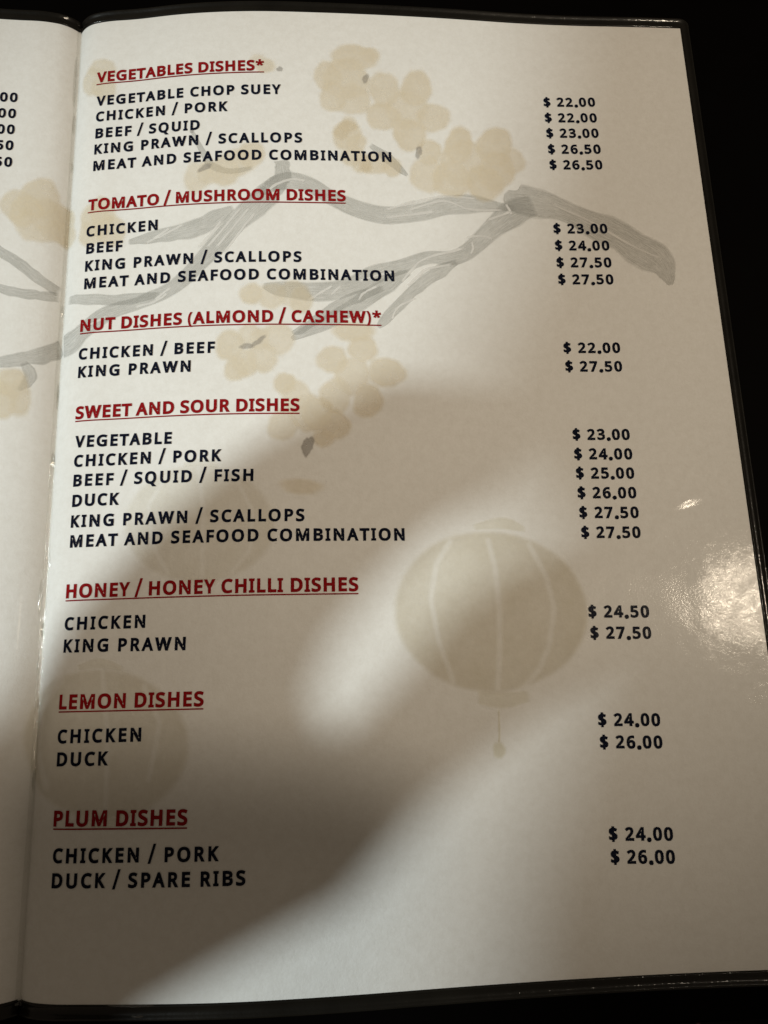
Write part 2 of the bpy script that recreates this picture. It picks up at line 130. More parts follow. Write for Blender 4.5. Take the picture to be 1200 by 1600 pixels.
    '5,249,323,222,328,194,329,152,326,159,327,164,392,337,392,337,500,67,500,47,247,97,214,142,222,177,225,206,222,226,217,240,208,248,198,254,184,256,163,255,150,252,138,249,129,244,1'
    '21,238,115,222,106,203,100,178,98,162,99,144,101,126,105,109,110,94,116,38,146,38,28,70,12,89,5,110,0,132,-4,154,-6,178,-7]]],"6":[0.813,[[0,236,-5,262,1,287,10,309,24,329,42,345,6'
    '3,358,87,367,113,372,141,374,171,372,199,367,226,359,250,347,272,331,292,312,307,292,320,269,328,245,334,220,335,192,333,165,327,142,316,123,303,107,287,104,283,145,283,144,275,147'
    ',296,151,316,156,334,162,349,170,363,179,375,190,384,203,392,218,399,237,402,260,404,283,402,340,389,340,497,290,506,258,507,217,504,179,496,145,481,117,462,93,438,74,411,60,381,49'
    ',350,41,317,36,284,33,251,33,217,35,173,42,132,55,96,72,65,93,39,118,19,146,4,176,-4,208,-7],[1,207,98,224,100,237,105,248,114,256,126,262,145,264,171,262,192,257,207,250,219,241,2'
    '26,228,232,209,234,195,233,184,230,173,225,164,219,156,212,151,204,146,196,144,189,143,181,144,168,147,154,151,140,158,127,165,117,174,108,183,103,194,99]]],"7":[0.813,[[0,186,0,37'
    '2,423,372,500,25,500,25,392,242,392,64,0]]],"$":[0.813,[[0,248,-41,248,34,262,37,297,50,325,69,341,85,352,102,361,121,366,142,367,164,365,188,359,211,349,232,335,249,318,263,298,27'
    '4,277,284,253,293,248,295,248,365,260,363,326,341,362,443,284,469,264,473,242,476,248,475,248,532,152,532,152,473,141,471,108,459,79,441,64,425,52,407,44,388,39,367,37,344,39,323,4'
    '3,303,51,284,61,267,75,252,101,232,134,216,152,210,152,136,163,135,144,138,124,142,106,146,90,152,37,174,37,57,71,43,90,37,112,33,152,29,152,-41],[1,152,327,152,364,167,367,157,363'
    ',151,359,148,356,147,353,146,348,147,340,149,335,151,332,157,327,169,322],[1,248,142,234,140,246,144,253,148,256,152,258,155,259,160,258,167,256,170,254,173,248,177,233,183,248,179'
    ']]],".":[0.387,[[0,114,-49,134,-42,153,-29,168,-10,176,14,179,38,176,62,168,86,152,106,133,118,113,124,93,126,73,124,54,117,35,105,19,86,11,62,9,38,11,14,19,-9,34,-29,53,-42,72,-49'
    ',93,-51]]],"/":[0.533,[[0,84,-45,276,620,178,620,-14,-45]]],"(":[0.432,[[0,194,-111,155,-40,137,3,122,49,112,96,105,144,103,193,105,243,112,292,122,340,137,386,156,429,195,500,112,'
    '500,81,450,59,403,43,353,31,300,24,247,22,192,24,138,31,85,43,33,59,-16,81,-62,112,-111]]],")":[0.432,[[0,98,-111,129,-62,151,-16,168,33,179,85,186,138,188,192,186,247,179,300,168,'
    '353,151,403,130,450,98,500,15,500,55,429,73,386,88,340,99,292,105,243,107,193,105,144,99,96,88,49,73,3,55,-40,16,-111]]],"*":[0.784,[[0,191,307,237,217,327,264,258,351,362,359,347,'
    '453,230,422,242,532,140,532,153,422,38,453,23,359,126,351,58,264,150,217]]]}}')


# ------------------------------------------------------------------ camera
cam = bpy.data.cameras.new('camera')
cam_o = bpy.data.objects.new('camera', cam)
C.objects.link(cam_o)
R = np.array(DATA['cam']['R']); t = DATA['cam']['t']
M = Matrix.Identity(4)
for i in range(3):
    for j in range(3):
        M[i][j] = float(R[i, j])
    M[i][3] = t[i]
cam_o.matrix_world = M
cam.sensor_fit = 'VERTICAL'
cam.sensor_height = 36.0
cam.lens = DATA['cam']['f'] / 1600 * 36.0
cam.clip_start = 0.01
cam.clip_end = 20
SC.camera = cam_o

# ------------------------------------------------------------------ dim room light
w = bpy.data.worlds.new('World'); SC.world = w; w.use_nodes = True
bg = w.node_tree.nodes['Background']
bg.inputs[0].default_value = (1.0, 0.80, 0.58, 1); bg.inputs[1].default_value = 0.115

LAMP_A = (-1.15, -0.10, 1.45)      # cool white ceiling lamp to the left
LAMP_B = (0.885, -0.03, 1.45)        # warmer ceiling lamp to the right


def lamp(name, loc, power, col, radius, aim=None, cone=None):
    l = bpy.data.lights.new(name, 'SPOT' if aim else 'POINT'); l.energy = power; l.color = col; l.shadow_soft_size = radius
    o = bpy.data.objects.new(name, l); o.location = loc; C.objects.link(o)
    if aim:
        l.spot_size = math.radians(cone); l.spot_blend = 1.0
        o.rotation_euler = (Vector(aim) - Vector(loc)).to_track_quat('-Z', 'Y').to_euler()
    return o


lamp('ceiling_lamp', LAMP_A, 102, (0.91, 1.0, 0.99), 0.028, (0.04, -0.20, 0), 20.5)
lamp('warm_ceiling_lamp', LAMP_B, 46, (1.0, 0.84, 0.64), 0.045, (0.13, -0.08, 0), 18.5)

SC.view_settings.view_transform = 'Standard'
SC.view_settings.look = 'None'
SC.view_settings.exposure = 0
SC.view_settings.gamma = 1
SC.view_settings.use_curve_mapping = False
SC.cycles.max_bounces = 6
SC.cycles.transparent_max_bounces = 40

# ------------------------------------------------------------------ page surface: an open booklet, valley at the spine
H = 0.297
W = DATA['W']
UN = np.array(DATA['UN'])
US = np.linspace(0, 0.24, 481)


def profile(A, B):
    X, Z = [], []
    for q in (0, .5, 1.):
        th = np.interp(US, UN, np.array(A) + np.array(B) * (q - .5)); du = US[1]
        c, s = np.cos(th), np.sin(th)
        X.append(np.r_[0, np.cumsum((c[1:] + c[:-1]) / 2 * du)]); Z.append(np.r_[0, np.cumsum((s[1:] + s[:-1]) / 2 * du)])
    return X, Z


PROF = {1: profile(DATA['AR'], DATA['BR']), -1: profile(DATA['AL'], DATA['BL'])}


def half(u, v, side):
    X, Z = PROF[side]
    q = np.clip(v / H, -.2, 1.2) * 2
    f = lambda a: a[0] * (q - 1) * (q - 2) / 2 - a[1] * q * (q - 2) + a[2] * q * (q - 1) / 2
    x = f([np.interp(u, US, k) for k in X]); z = f([np.interp(u, US, k) for k in Z])
    return np.stack([x * side, -v, z], -1)


def surf(u, v):
    u = np.atleast_1d(np.asarray(u, float)); v = np.atleast_1d(np.asarray(v, float)); u, v = np.broadcast_arrays(u, v)
    return np.where((u >= 0)[:, None], half(np.abs(u), v, 1), half(np.abs(u), v, -1))


def surf_n(u, v, lift=0.0):
    u = np.atleast_1d(np.asarray(u, float)); v = np.atleast_1d(np.asarray(v, float)); u, v = np.broadcast_arrays(u, v)
    e = 2e-4
    P = surf(u, v)
    du = surf(u + e, v) - P; dv = P - surf(u, v + e)
    n = np.cross(du, dv); n /= np.linalg.norm(n, axis=1)[:, None]
    return P + n * np.broadcast_to(lift, u.shape)[:, None]


# ------------------------------------------------------------------ helpers
def link_mesh(name, verts, faces, mat, parent=None, smooth=True, ink=None):
    me = bpy.data.meshes.new(name)
    me.from_pydata([tuple(map(float, x)) for x in verts], [], faces)
    me.update()
    if smooth:
        me.polygons.foreach_set('use_smooth', [True] * len(me.polygons))
    if ink is not None:
        a = me.attributes.new('ink', 'FLOAT_VECTOR', 'POINT')
        a.data.foreach_set('vector', np.asarray(ink, np.float32).ravel())
    me.materials.append(mat)
    o = bpy.data.objects.new(name, me); C.objects.link(o)
    if parent is not None:
        o.parent = parent
    return o


def grid(us, vs, fn):
    U, V = np.meshgrid(us, vs)
    P = fn(U.ravel(), V.ravel()); n = len(us)
    F = [(j * n + i, (j + 1) * n + i, (j + 1) * n + i + 1, j * n + i + 1) for j in range(len(vs) - 1) for i in range(n - 1)]
    return P, F


def tag(o, label, cat, kind=None):
    o['label'] = label; o['category'] = cat
    if kind: o['kind'] = kind


class NT:
    def __init__(s, name):
        s.m = bpy.data.materials.new(name); s.m.use_nodes = True
        s.n = s.m.node_tree.nodes; s.l = s.m.node_tree.links
        s.p = s.n['Principled BSDF']; s.out = s.n['Material Output']

    def add(s, typ, **kw):
        nd = s.n.new(typ)
        for k, v in kw.items(): setattr(nd, k, v)
        return nd

    def to(s, a, b): s.l.new(a, b)

    def noise(s, scale, detail=4, rough=.6, vec=None, distort=0):
        nd = s.add('ShaderNodeTexNoise'); nd.inputs['Scale'].default_value = scale; nd.inputs['Detail'].default_value = detail
        nd.inputs['Roughness'].default_value = rough; nd.inputs['Distortion'].default_value = distort
        if vec is None:
            if not hasattr(s, 'tc'): s.tc = s.add('ShaderNodeTexCoord')
            vec = s.tc.outputs['Object']
        s.to(vec, nd.inputs['Vector']); return nd.outputs['Fac']

    def ramp(s, fac, a, b, c0=(0, 0, 0, 1), c1=(1, 1, 1, 1)):
        r = s.add('ShaderNodeValToRGB'); e = r.color_ramp.elements
        e[0].position = a; e[1].position = b; e[0].color = c0; e[1].color = c1
        s.to(fac, r.inputs[0]); return r.outputs[0]

    def math(s, op, a, b=None, clamp=False):
        m = s.add('ShaderNodeMath', operation=op); m.use_clamp = clamp
        for i, x in enumerate((a, b)):
            if x is None: continue
            if isinstance(x, (int, float)): m.inputs[i].default_value = x
            else: s.to(x, m.inputs[i])
        return m.outputs[0]

    def mix(s, fac, a, b, blend='MIX'):
        m = s.add('ShaderNodeMix', data_type='RGBA', blend_type=blend)
        for inp, x in ((m.inputs[0], fac), (m.inputs[6], a), (m.inputs[7], b)):
            if isinstance(x, (int, float)): inp.default_value = x
            elif isinstance(x, tuple): inp.default_value = x
            else: s.to(x, inp)
        return m.outputs[2]


DENT = (0.1885, -0.1690)


def lamination(k, weight=.10, strength=1.0):
    """clear film over the print: glossy coat, gently wavy with crinkles near the page's outer edge"""
    p = k.p
    p.inputs['Roughness'].default_value = 0.75
    p.inputs['Specular IOR Level'].default_value = 0.15
    p.inputs['Coat Roughness'].default_value = 0.085
    geo = k.add('ShaderNodeTexCoord')
    wavy = k.noise(28, 2, .5, geo.outputs['Object'])
    crk = k.noise(330, 5, .72, geo.outputs['Object'], .8)
    grain = k.noise(1500, 3, .6, geo.outputs['Object'])
    sep = k.add('ShaderNodeSeparateXYZ'); k.to(geo.outputs['Object'], sep.inputs[0])
    edge = k.add('ShaderNodeMapRange'); edge.inputs[1].default_value = .172; edge.inputs[2].default_value = .200
    edge.inputs[3].default_value = 0.06; edge.inputs[4].default_value = .55
    k.to(sep.outputs[0], edge.inputs[0])
    h = k.math('ADD', k.math('MULTIPLY', wavy, .55), k.math('ADD', k.math('MULTIPLY', k.math('MULTIPLY', crk, edge.outputs[0]), .068), k.math('MULTIPLY', grain, .012)))
    dm = k.add('ShaderNodeMapping', vector_type='TEXTURE'); dm.inputs['Location'].default_value = (DENT[0], DENT[1], 0)
    dm.inputs['Rotation'].default_value = (0, 0, .35); dm.inputs['Scale'].default_value = (.0050, .0018, 1); k.to(geo.outputs['Object'], dm.inputs[0])
    ds = k.add('ShaderNodeSeparateXYZ'); k.to(dm.outputs[0], ds.inputs[0])
    d2 = k.math('ADD', k.math('MULTIPLY', ds.outputs[0], ds.outputs[0]), k.math('MULTIPLY', ds.outputs[1], ds.outputs[1]))
    h = k.math('ADD', h, k.math('MULTIPLY', k.math('POWER', 2.718, k.math('MULTIPLY', d2, -1.0)), .22))   # a small dent in the film
    b = k.add('ShaderNodeBump'); b.inputs['Strength'].default_value = strength; b.inputs['Distance'].default_value = 0.001
    k.to(h, b.inputs['Height']); k.to(b.outputs[0], p.inputs['Coat Normal'])
    cw = k.add('ShaderNodeMapRange'); cw.inputs[1].default_value = .01; cw.inputs[2].default_value = .09
    cw.inputs[3].default_value = weight * .12; cw.inputs[4].default_value = weight
    k.to(sep.outputs[0], cw.inputs[0]); k.to(cw.outputs[0], p.inputs['Coat Weight'])
    # paper tooth on the print itself
    fib = k.noise(900, 4, .7, geo.outputs['Object'])
    b2 = k.add('ShaderNodeBump'); b2.inputs['Strength'].default_value = .55; b2.inputs['Distance'].default_value = 0.0002
    k.to(fib, b2.inputs['Height']); k.to(b2.outputs[0], p.inputs['Normal'])
    return geo


def paper_material():
    k = NT('laminated_paper'); g = lamination(k)
    n1 = k.noise(18, 3, .5, g.outputs['Object']); n2 = k.noise(400, 5, .8, g.outputs['Object'])
    c = k.mix(k.ramp(n1, .3, .7), (.768, .766, .748, 1), (.795, .793, .775, 1))
    c = k.mix(k.math('MULTIPLY', k.ramp(n2, .38, .66), .40), c, (.66, .645, .61, 1))
    n3 = k.noise(55, 3, .6, g.outputs['Object'])
    c = k.mix(k.math('MULTIPLY', k.ramp(n3, .70, .80), .30), c, (.60, .56, .49, 1))   # a few faint specks
    k.to(c, k.p.inputs['Base Color'])
    return k.m


def ink_material(name, col, col2):
    k = NT(name); g = lamination(k)
    k.p.inputs['Specular IOR Level'].default_value = .03
    n = k.noise(900, 3, .7, g.outputs['Object'])
    k.to(k.mix(k.ramp(n, .35, .7), col, col2), k.p.inputs['Base Color'])
    return k.m


def wash_material(name, col, col2, density, stretch=False):
    """watercolour print: pigment density falls at the soft edge and is mottled inside"""
    k = NT(name); g = lamination(k)
    at = k.add('ShaderNodeAttribute', attribute_name='ink'); sep = k.add('ShaderNodeSeparateXYZ'); k.to(at.outputs['Vector'], sep.inputs[0])
    n = k.noise(95, 5, .65, g.outputs['Object'])
    fine = k.noise(420, 4, .7, g.outputs['Object'])
    body = k.math('MULTIPLY', sep.outputs[0], k.math('ADD', k.math('MULTIPLY', n, .9), .42))
    if stretch:   # dry-brush streaks that run along the branch
        cb = k.add('ShaderNodeCombineXYZ'); k.to(k.math('MULTIPLY', sep.outputs[1], 3.0), cb.inputs[0]); k.to(k.math('MULTIPLY', sep.outputs[2], 45.0), cb.inputs[1])
        sn = k.noise(1.6, 5, .7, cb.outputs[0], .6)
        body = k.math('MULTIPLY', body, k.math('ADD', k.math('MULTIPLY', k.ramp(sn, .36, .60), .75), .36))
        body = k.math('MULTIPLY', body, k.math('ADD', k.math('MULTIPLY', fine, .6), .7))
    a = k.math('MULTIPLY', body, density, True)
    k.to(a, k.p.inputs['Alpha'])
    k.to(k.mix(k.ramp(fine, .3, .7), col, col2), k.p.inputs['Base Color'])
    return k.m


M_PAPER = paper_material()
M_NAVY = ink_material('navy_black_ink', (.003, .0045, .013, 1), (.008, .011, .024, 1))
M_RED = ink_material('dark_red_ink', (.225, .004, .006, 1), (.265, .010, .012, 1))
M_BLOSSOM = wash_material('blossom_wash', (.76, .655, .46, 1), (.79, .69, .51, 1), .42)
M_BRANCH = wash_material('branch_wash', (.40, .40, .375, 1), (.46, .46, .43, 1), .53, True)
M_LEAF = wash_material('bud_wash', (.32, .30, .28, 1), (.38, .36, .33, 1), .5)
M_LANTERN = wash_material('lantern_wash', (.60, .525, .36, 1), (.64, .57, .40, 1), .36)
M_RIB = wash_material('rib_wash', (.80, .76, .60, 1), (.84, .80, .66, 1), .36)
M_CAP = wash_material('cap_wash', (.66, .60, .38, 1), (.70, .64, .43, 1), .30)
M_STREAK = wash_material('streak_white', (.80, .79, .77, 1), (.84, .83, .80, 1), .85)


def sleeve_material():
    k = NT('dark_clear_plastic')
    p = k.p
    p.inputs['Roughness'].default_value = .4; p.inputs['Coat Weight'].default_value = .4; p.inputs['Coat Roughness'].default_value = .09; p.inputs['Specular IOR Level'].default_value = .08
    g = k.add('ShaderNodeTexCoord'); n = k.noise(60, 4, .6, g.outputs['Object']); f = k.noise(600, 4, .7, g.outputs['Object'])
    k.to(k.mix(k.ramp(n, .3, .7), (.004, .0036, .0028, 1), (.009, .0082, .0064, 1)), p.inputs['Base Color'])
    b = k.add('ShaderNodeBump'); b.inputs['Strength'].default_value = .6; b.inputs['Distance'].default_value = .0004
    k.to(k.math('ADD', n, k.math('MULTIPLY', f, .25)), b.inputs['Height']); k.to(b.outputs[0], p.inputs['Normal']); k.to(b.outputs[0], p.inputs['Coat Normal'])
    return k.m


def film_material(name='clear_crease_film', gloss=.10, dist=.0012):
    """clear film: lets the paper show through and adds only its glints"""
    k = NT(name)
    g = k.add('ShaderNodeTexCoord'); mp = k.add('ShaderNodeMapping'); mp.inputs['Scale'].default_value = (1, .16, 1); k.to(g.outputs['Object'], mp.inputs[0])
    f = k.noise(420, 5, .7, mp.outputs[0])
    b = k.add('ShaderNodeBump'); b.inputs['Strength'].default_value = 1; b.inputs['Distance'].default_value = dist
    k.to(f, b.inputs['Height'])
    gl = k.add('ShaderNodeBsdfGlossy'); gl.inputs['Roughness'].default_value = .10; k.to(b.outputs[0], gl.inputs['Normal'])
    tr = k.add('ShaderNodeBsdfTransparent'); tr.inputs[0].default_value = (.97, .97, .96, 1)
    mx = k.add('ShaderNodeMixShader'); mx.inputs[0].default_value = gloss
    k.to(tr.outputs[0], mx.inputs[1]); k.to(gl.outputs[0], mx.inputs[2]); k.to(mx.outputs[0], k.out.inputs['Surface'])
    return k.m


def plain(name, col, rough, spec=.3):
    k = NT(name); g = k.add('ShaderNodeTexCoord'); n = k.noise(90, 5, .65, g.outputs['Object'])
    k.to(k.mix(n, tuple(x * .7 for x in col[:3]) + (1,), col), k.p.inputs['Base Color'])
    k.p.inputs['Roughness'].default_value = rough; k.p.inputs['Specular IOR Level'].default_value = spec
    return k.m


M_SLEEVE = sleeve_material()
M_FILM = film_material()
M_PUCKER = film_material('puckered_film', .12, .0005)
M_COVER = plain('cover_black', (.012, .011, .010, 1), .5)

# ------------------------------------------------------------------ table and what lies on it
k = NT('black_table'); g = k.add('ShaderNodeTexCoord')
n = k.noise(40, 6, .7, g.outputs['Object'])
k.to(k.mix(n, (.0006, .0004, .0003, 1), (.0016, .0012, .0010, 1)), k.p.inputs['Base Color'])
k.p.inputs['Roughness'].default_value = .6; k.p.inputs['Specular IOR Level'].default_value = .02
M_TABLE = k.m
TZ = -0.0045
bm = bmesh.new()
bmesh.ops.create_cube(bm, size=1, matrix=Matrix.Translation((0.05, -0.10, TZ - .015)) @ Matrix.Diagonal((1.5, 0.9, .03, 1)))
bmesh.ops.bevel(bm, geom=bm.edges[:], offset=.004, segments=3, affect='EDGES')
me = bpy.data.meshes.new('table'); bm.to_mesh(me); bm.free(); me.materials.append(M_TABLE)
table = bpy.data.objects.new('table', me); C.objects.link(table)
tag(table, 'black table the open menu lies on', 'table')

k = NT('dark_flecked_cloth'); g = k.add('ShaderNodeTexCoord')
vo = k.add('ShaderNodeTexVoronoi'); vo.inputs['Scale'].default_value = 420; k.to(g.outputs['Object'], vo.inputs['Vector'])
pick = k.noise(160, 3, .6, g.outputs['Object'])
fl = k.math('MULTIPLY', k.ramp(vo.outputs['Distance'], .18, .42, (1, 1, 1, 1), (0, 0, 0, 1)), k.ramp(pick, .52, .66))
k.to(k.mix(fl, (.0035, .0026, .0030, 1), (.075, .040, .046, 1)), k.p.inputs['Base Color']); k.p.inputs['Roughness'].default_value = .9
k.p.inputs['Specular IOR Level'].default_value = .1
b = k.add('ShaderNodeBump'); b.inputs['Strength'].default_value = 1; b.inputs['Distance'].default_value = .001; k.to(vo.outputs['Distance'], b.inputs['Height']); k.to(b.outputs[0], k.p.inputs['Normal'])
M_CLOTH = k.m
fp = np.array(DATA['fabric'])[:, :2] / 1000
cx, cy = .286, -.372
wx, wy = cx - fp[0, 0] - .0, .062


def cloth_fn(u, v):
    r = np.maximum(np.abs(u) ** 5 + np.abs(v) ** 5, 1e-9) ** .2
    z = .0055 * np.clip(1 - r ** 6, 0, 1) ** .5 + .0006 * np.sin(u * 9 + v * 5)
    return np.stack([cx + u * wx, cy + v * wy, TZ + .0006 + z], -1)


P, F = grid(np.linspace(-1, 1, 60), np.linspace(-1, 1, 50)[::-1], cloth_fn)
o = link_mesh('folded_cloth', P, F, M_CLOTH)
tag(o, "black cloth with dark red flecks lying beside the menu's lower edge", 'cloth')

# ------------------------------------------------------------------ the menu
menu = bpy.data.objects.new('menu', None); C.objects.link(menu); menu.empty_display_size = .02
tag(menu, 'open restaurant menu in a clear plastic sleeve with red headings and prices', 'menu')

ue = np.r_[np.linspace(0.0, .03, 36), np.linspace(.034, W, 52)]
vs = np.linspace(0, H, 110)
P, F = grid(ue, vs, surf); page = link_mesh('page', P, F, M_PAPER, menu)
page['label'] = 'page with seven red headings, dishes and a price column'
P, F = grid(-ue[::-1], vs, lambda u, v: surf(np.minimum(u, -1e-9), v)); page2 = link_mesh('page', P, F, M_PAPER, menu)
page2['label'] = 'facing page mostly out of view, ends of five prices showing'

# covers under the pages
for s in (1, -1):
    us = np.r_[np.linspace(0.001, .03, 16), np.linspace(.034, W + .0015, 40)] * s
    if s < 0: us = us[::-1]
    P, F = grid(us, np.linspace(-.002, H + .002, 60), lambda u, v: surf(u, v) + np.array([0, 0, -.0011]))
    link_mesh('cover', P, F, M_COVER, menu)

# plastic border of the sleeve round three sides of each page
def border(side):
    top, rt, bt = .0038, .0029, .0036
    path = []   # (u, v, du, dv, width)
    u0 = .0008
    for u in np.r_[np.linspace(u0, .03, 30), np.linspace(.034, W, 50)]: path.append((u, 0, 0, -1, top))
    for a in np.linspace(0, 1, 9)[1:-1]:
        an = a * math.pi / 2; path.append((W, 0, math.sin(an), -math.cos(an), top + (rt - top) * a))
    for v in np.linspace(0, H, 90): path.append((W, v, 1, 0, rt))
    for a in np.linspace(0, 1, 9)[1:-1]:
        an = a * math.pi / 2; path.append((W, H, math.cos(an), math.sin(an), rt + (bt - rt) * a))
    for u in np.r_[np.linspace(u0, .03, 30), np.linspace(.034, W, 50)][::-1]: path.append((u, H, 0, 1, bt))
    path = np.array(path)
    sec = [(-.10, .00004), (-.06, .00022), (0.0, .00034), (.06, .00030), (.12, .00012), (.22, -.00010), (.5, -.00012), (.66, .00005), (.78, .00030), (.88, .00034), (.96, .00018), (1.0, -.0002), (1.0, -.0012), (.5, -.0013)]
    V = []
    jit = np.cumsum(rng.normal(0, 1, len(path))); jit = (jit - np.linspace(jit[0], jit[-1], len(path))); jit /= np.abs(jit).max()
    for s_, h in sec:
        wv = path[:, 4] * (1 + .035 * jit * (s_ > .6))
        u = path[:, 0] + path[:, 2] * wv * s_; v = path[:, 1] + path[:, 3] * wv * s_
        V.append(surf_n(u * side, v, h) if h >= -.0003 else surf(u * side, v) + np.array([0, 0, h]))
    n = len(path); F = []
    for j in range(len(sec) - 1):
        for i in range(n - 1):
            q = (j * n + i, j * n + i + 1, (j + 1) * n + i + 1, (j + 1) * n + i)
            F.append(q if side < 0 else q[::-1])
    return link_mesh('sleeve_border', np.concatenate(V), F, M_SLEEVE, menu)


border(1); border(-1)

# clear film folded into the crease: thin, slightly puckered
vv = np.linspace(-.001, H + .001, 700)
pk = lambda n_, s_: np.interp(vv, np.linspace(-.001, H + .001, n_), rng.normal(0, s_, n_))
tt = np.linspace(-1, 1, 11)
V = []
c0 = pk(14, .00012)
for a in tt:
    u = a * .0013 + c0 * 0
    V.append(surf(np.where(np.abs(u) < 1e-6, 1e-6, u), vv) + np.stack([c0, 0 * vv, .00020 + .0004 * (1 - a * a) + pk(150, .00006) * (1 - a * a)], -1))
n = len(vv); F = [(j * n + i, j * n + i + 1, (j + 1) * n + i + 1, (j + 1) * n + i) for j in range(len(tt) - 1) for i in range(n - 1)]
link_mesh('crease_film', np.concatenate(V), F, M_FILM, menu)

# little puckers where the film stands off the paper along the crease and the lower edge
for e in DATA['puckers']:
    c, a, b = np.array(e[:2]), np.array(e[2:4]), np.array(e[4:6])
    hgt = .0008 if np.linalg.norm(a) > .004 * 1000 else .00045; V, F = [], []; m_, n_ = 7, 22
    for j in range(m_ + 1):
        r = j / m_
        for i in range(n_):
            an = 2 * math.pi * i / n_
            p = (c + a * r * math.cos(an) + b * r * math.sin(an)) / 1000
            V.append(surf_n(p[0], p[1], .0002 + hgt * (1 - r * r))[0] + np.array([0, 0, rng.normal(0, .00002) if 0 < j < m_ else 0]))
    F = [(j * n_ + i, j * n_ + (i + 1) % n_, (j + 1) * n_ + (i + 1) % n_, (j + 1) * n_ + i)[::-1] for j in range(m_) for i in range(n_)]
    link_mesh('film_pucker', V, F, M_PUCKER, menu)

# ------------------------------------------------------------------ watercolour print
LAYER = [2.0e-5]


def next_lift():
    LAYER[0] += 6e-7
    return LAYER[0]


def blob(e, segs=26, wob=.06):
    c = np.array(e[:2]); a = np.array(e[2:4]); b = np.array(e[4:6])
    ph = rng.uniform(0, 6.28, 3); lift = next_lift()
    P = [c[None]]; ink = [np.array([[1., 0, 0]])]
    an = np.linspace(0, 2 * math.pi, segs, endpoint=False)
    wo = 1 + wob * np.sin(2 * an + ph[0]) + wob * .7 * np.sin(3 * an + ph[1]) + wob * .5 * np.sin(5 * an + ph[2])
    for r, k_ in ((.5, .97), (.78, 1.0), (.92, .95), (1.02, .5), (1.12, 0)):
        P.append(c + (np.cos(an) * r * wo)[:, None] * a + (np.sin(an) * r * wo)[:, None] * b); ink.append(np.tile([k_, 0, 0], (segs, 1)))
    P = np.concatenate(P) / 1000; ink = np.concatenate(ink)
    F = [(0, 1 + (i + 1) % segs, 1 + i) for i in range(segs)]
    for j in range(4):
        s0, s1 = 1 + j * segs, 1 + (j + 1) * segs
        F += [(s0 + i, s0 + (i + 1) % segs, s1 + (i + 1) % segs, s1 + i) for i in range(segs)]
    return surf_n(P[:, 0], P[:, 1], lift), F, ink


def ribbon(pts, soft=.18, uneven=.10):
    P = np.array(pts) / 1000
    # resample with Catmull-Rom
    Q = np.vstack([2 * P[0] - P[1], P, 2 * P[-1] - P[-2]]); out = []
    for i in range(1, len(Q) - 2):
        for t_ in np.linspace(0, 1, 7, endpoint=False):
            p0, p1, p2, p3 = Q[i - 1:i + 3]
            out.append(.5 * ((2 * p1) + (-p0 + p2) * t_ + (2 * p0 - 5 * p1 + 4 * p2 - p3) * t_ ** 2 + (-p0 + 3 * p1 - 3 * p2 + p3) * t_ ** 3))
    out.append(P[-1]); out = np.array(out)
    d_ = np.gradient(out[:, :2], axis=0); nrm = np.stack([-d_[:, 1], d_[:, 0]], -1); nrm /= np.linalg.norm(nrm, axis=1)[:, None] + 1e-12
    L = np.r_[0, np.cumsum(np.linalg.norm(np.diff(out[:, :2], axis=0), axis=1))]
    lift = next_lift(); V, ink = [], []
    js = np.interp(L, np.linspace(0, L[-1], 12), rng.normal(0, uneven, 12)); js2 = np.interp(L, np.linspace(0, L[-1], 12), rng.normal(0, uneven, 12))
    ends = np.clip(np.minimum(L, L[-1] - L) / .0006 + .15, 0, 1)
    cols = [(-1.0, 0), (-1 + soft, 1), (-.5, .95), (0, .92), (.5, .95), (1 - soft, 1), (1.0, 0)]
    for a, k_ in cols:
        wv = np.maximum(out[:, 2], 1e-5) * (1 + (js if a < 0 else js2))
        p = out[:, :2] + nrm * (a * wv)[:, None]
        V.append(surf_n(p[:, 0], p[:, 1], lift)); ink.append(np.stack([k_ * ends, L * 40 + lift * 3e5, np.full(len(L), a * .5) * 1.0], -1))
    n_ = len(L); F = [(j * n_ + i, j * n_ + i + 1, (j + 1) * n_ + i + 1, (j + 1) * n_ + i) for j in range(len(cols) - 1) for i in range(n_ - 1)]
    return np.concatenate(V), F, np.concatenate(ink)


def combine(parts):
    V, F, I = [], [], []
    o_ = 0
    for v, f, i in parts:
        V.append(v); I.append(i); F += [tuple(x + o_ for x in q) for q in f]; o_ += len(v)
    return np.concatenate(V), F, np.concatenate(I)


def side_parent(u): return page if u >= 0 else page2


for b_ in DATA['branches']:
    V, F, I = ribbon(b_)
    link_mesh('branch_print', V, F, M_BRANCH, side_parent(np.mean([x[0] for x in b_])), ink=I)
V, F, I = combine([ribbon(s, .45, .2) for s in DATA['streaks']])
link_mesh('branch_highlight', V, F, M_STREAK, page, ink=I)


def seg_dist(P, line):
    d_ = np.full(len(P), 9e9)
    for a, b in zip(line[:-1], line[1:]):
        a = np.array(a[:2]); b = np.array(b[:2]); ab = b - a
        s_ = np.clip(((P - a) @ ab) / (ab @ ab), 0, 1)
        d_ = np.minimum(d_, np.linalg.norm(P - a - s_[:, None] * ab, axis=1))
    return d_


def smooth(x, a, b):
    x = np.clip((x - a) / (b - a), 0, 1); return x * x * (3 - 2 * x)


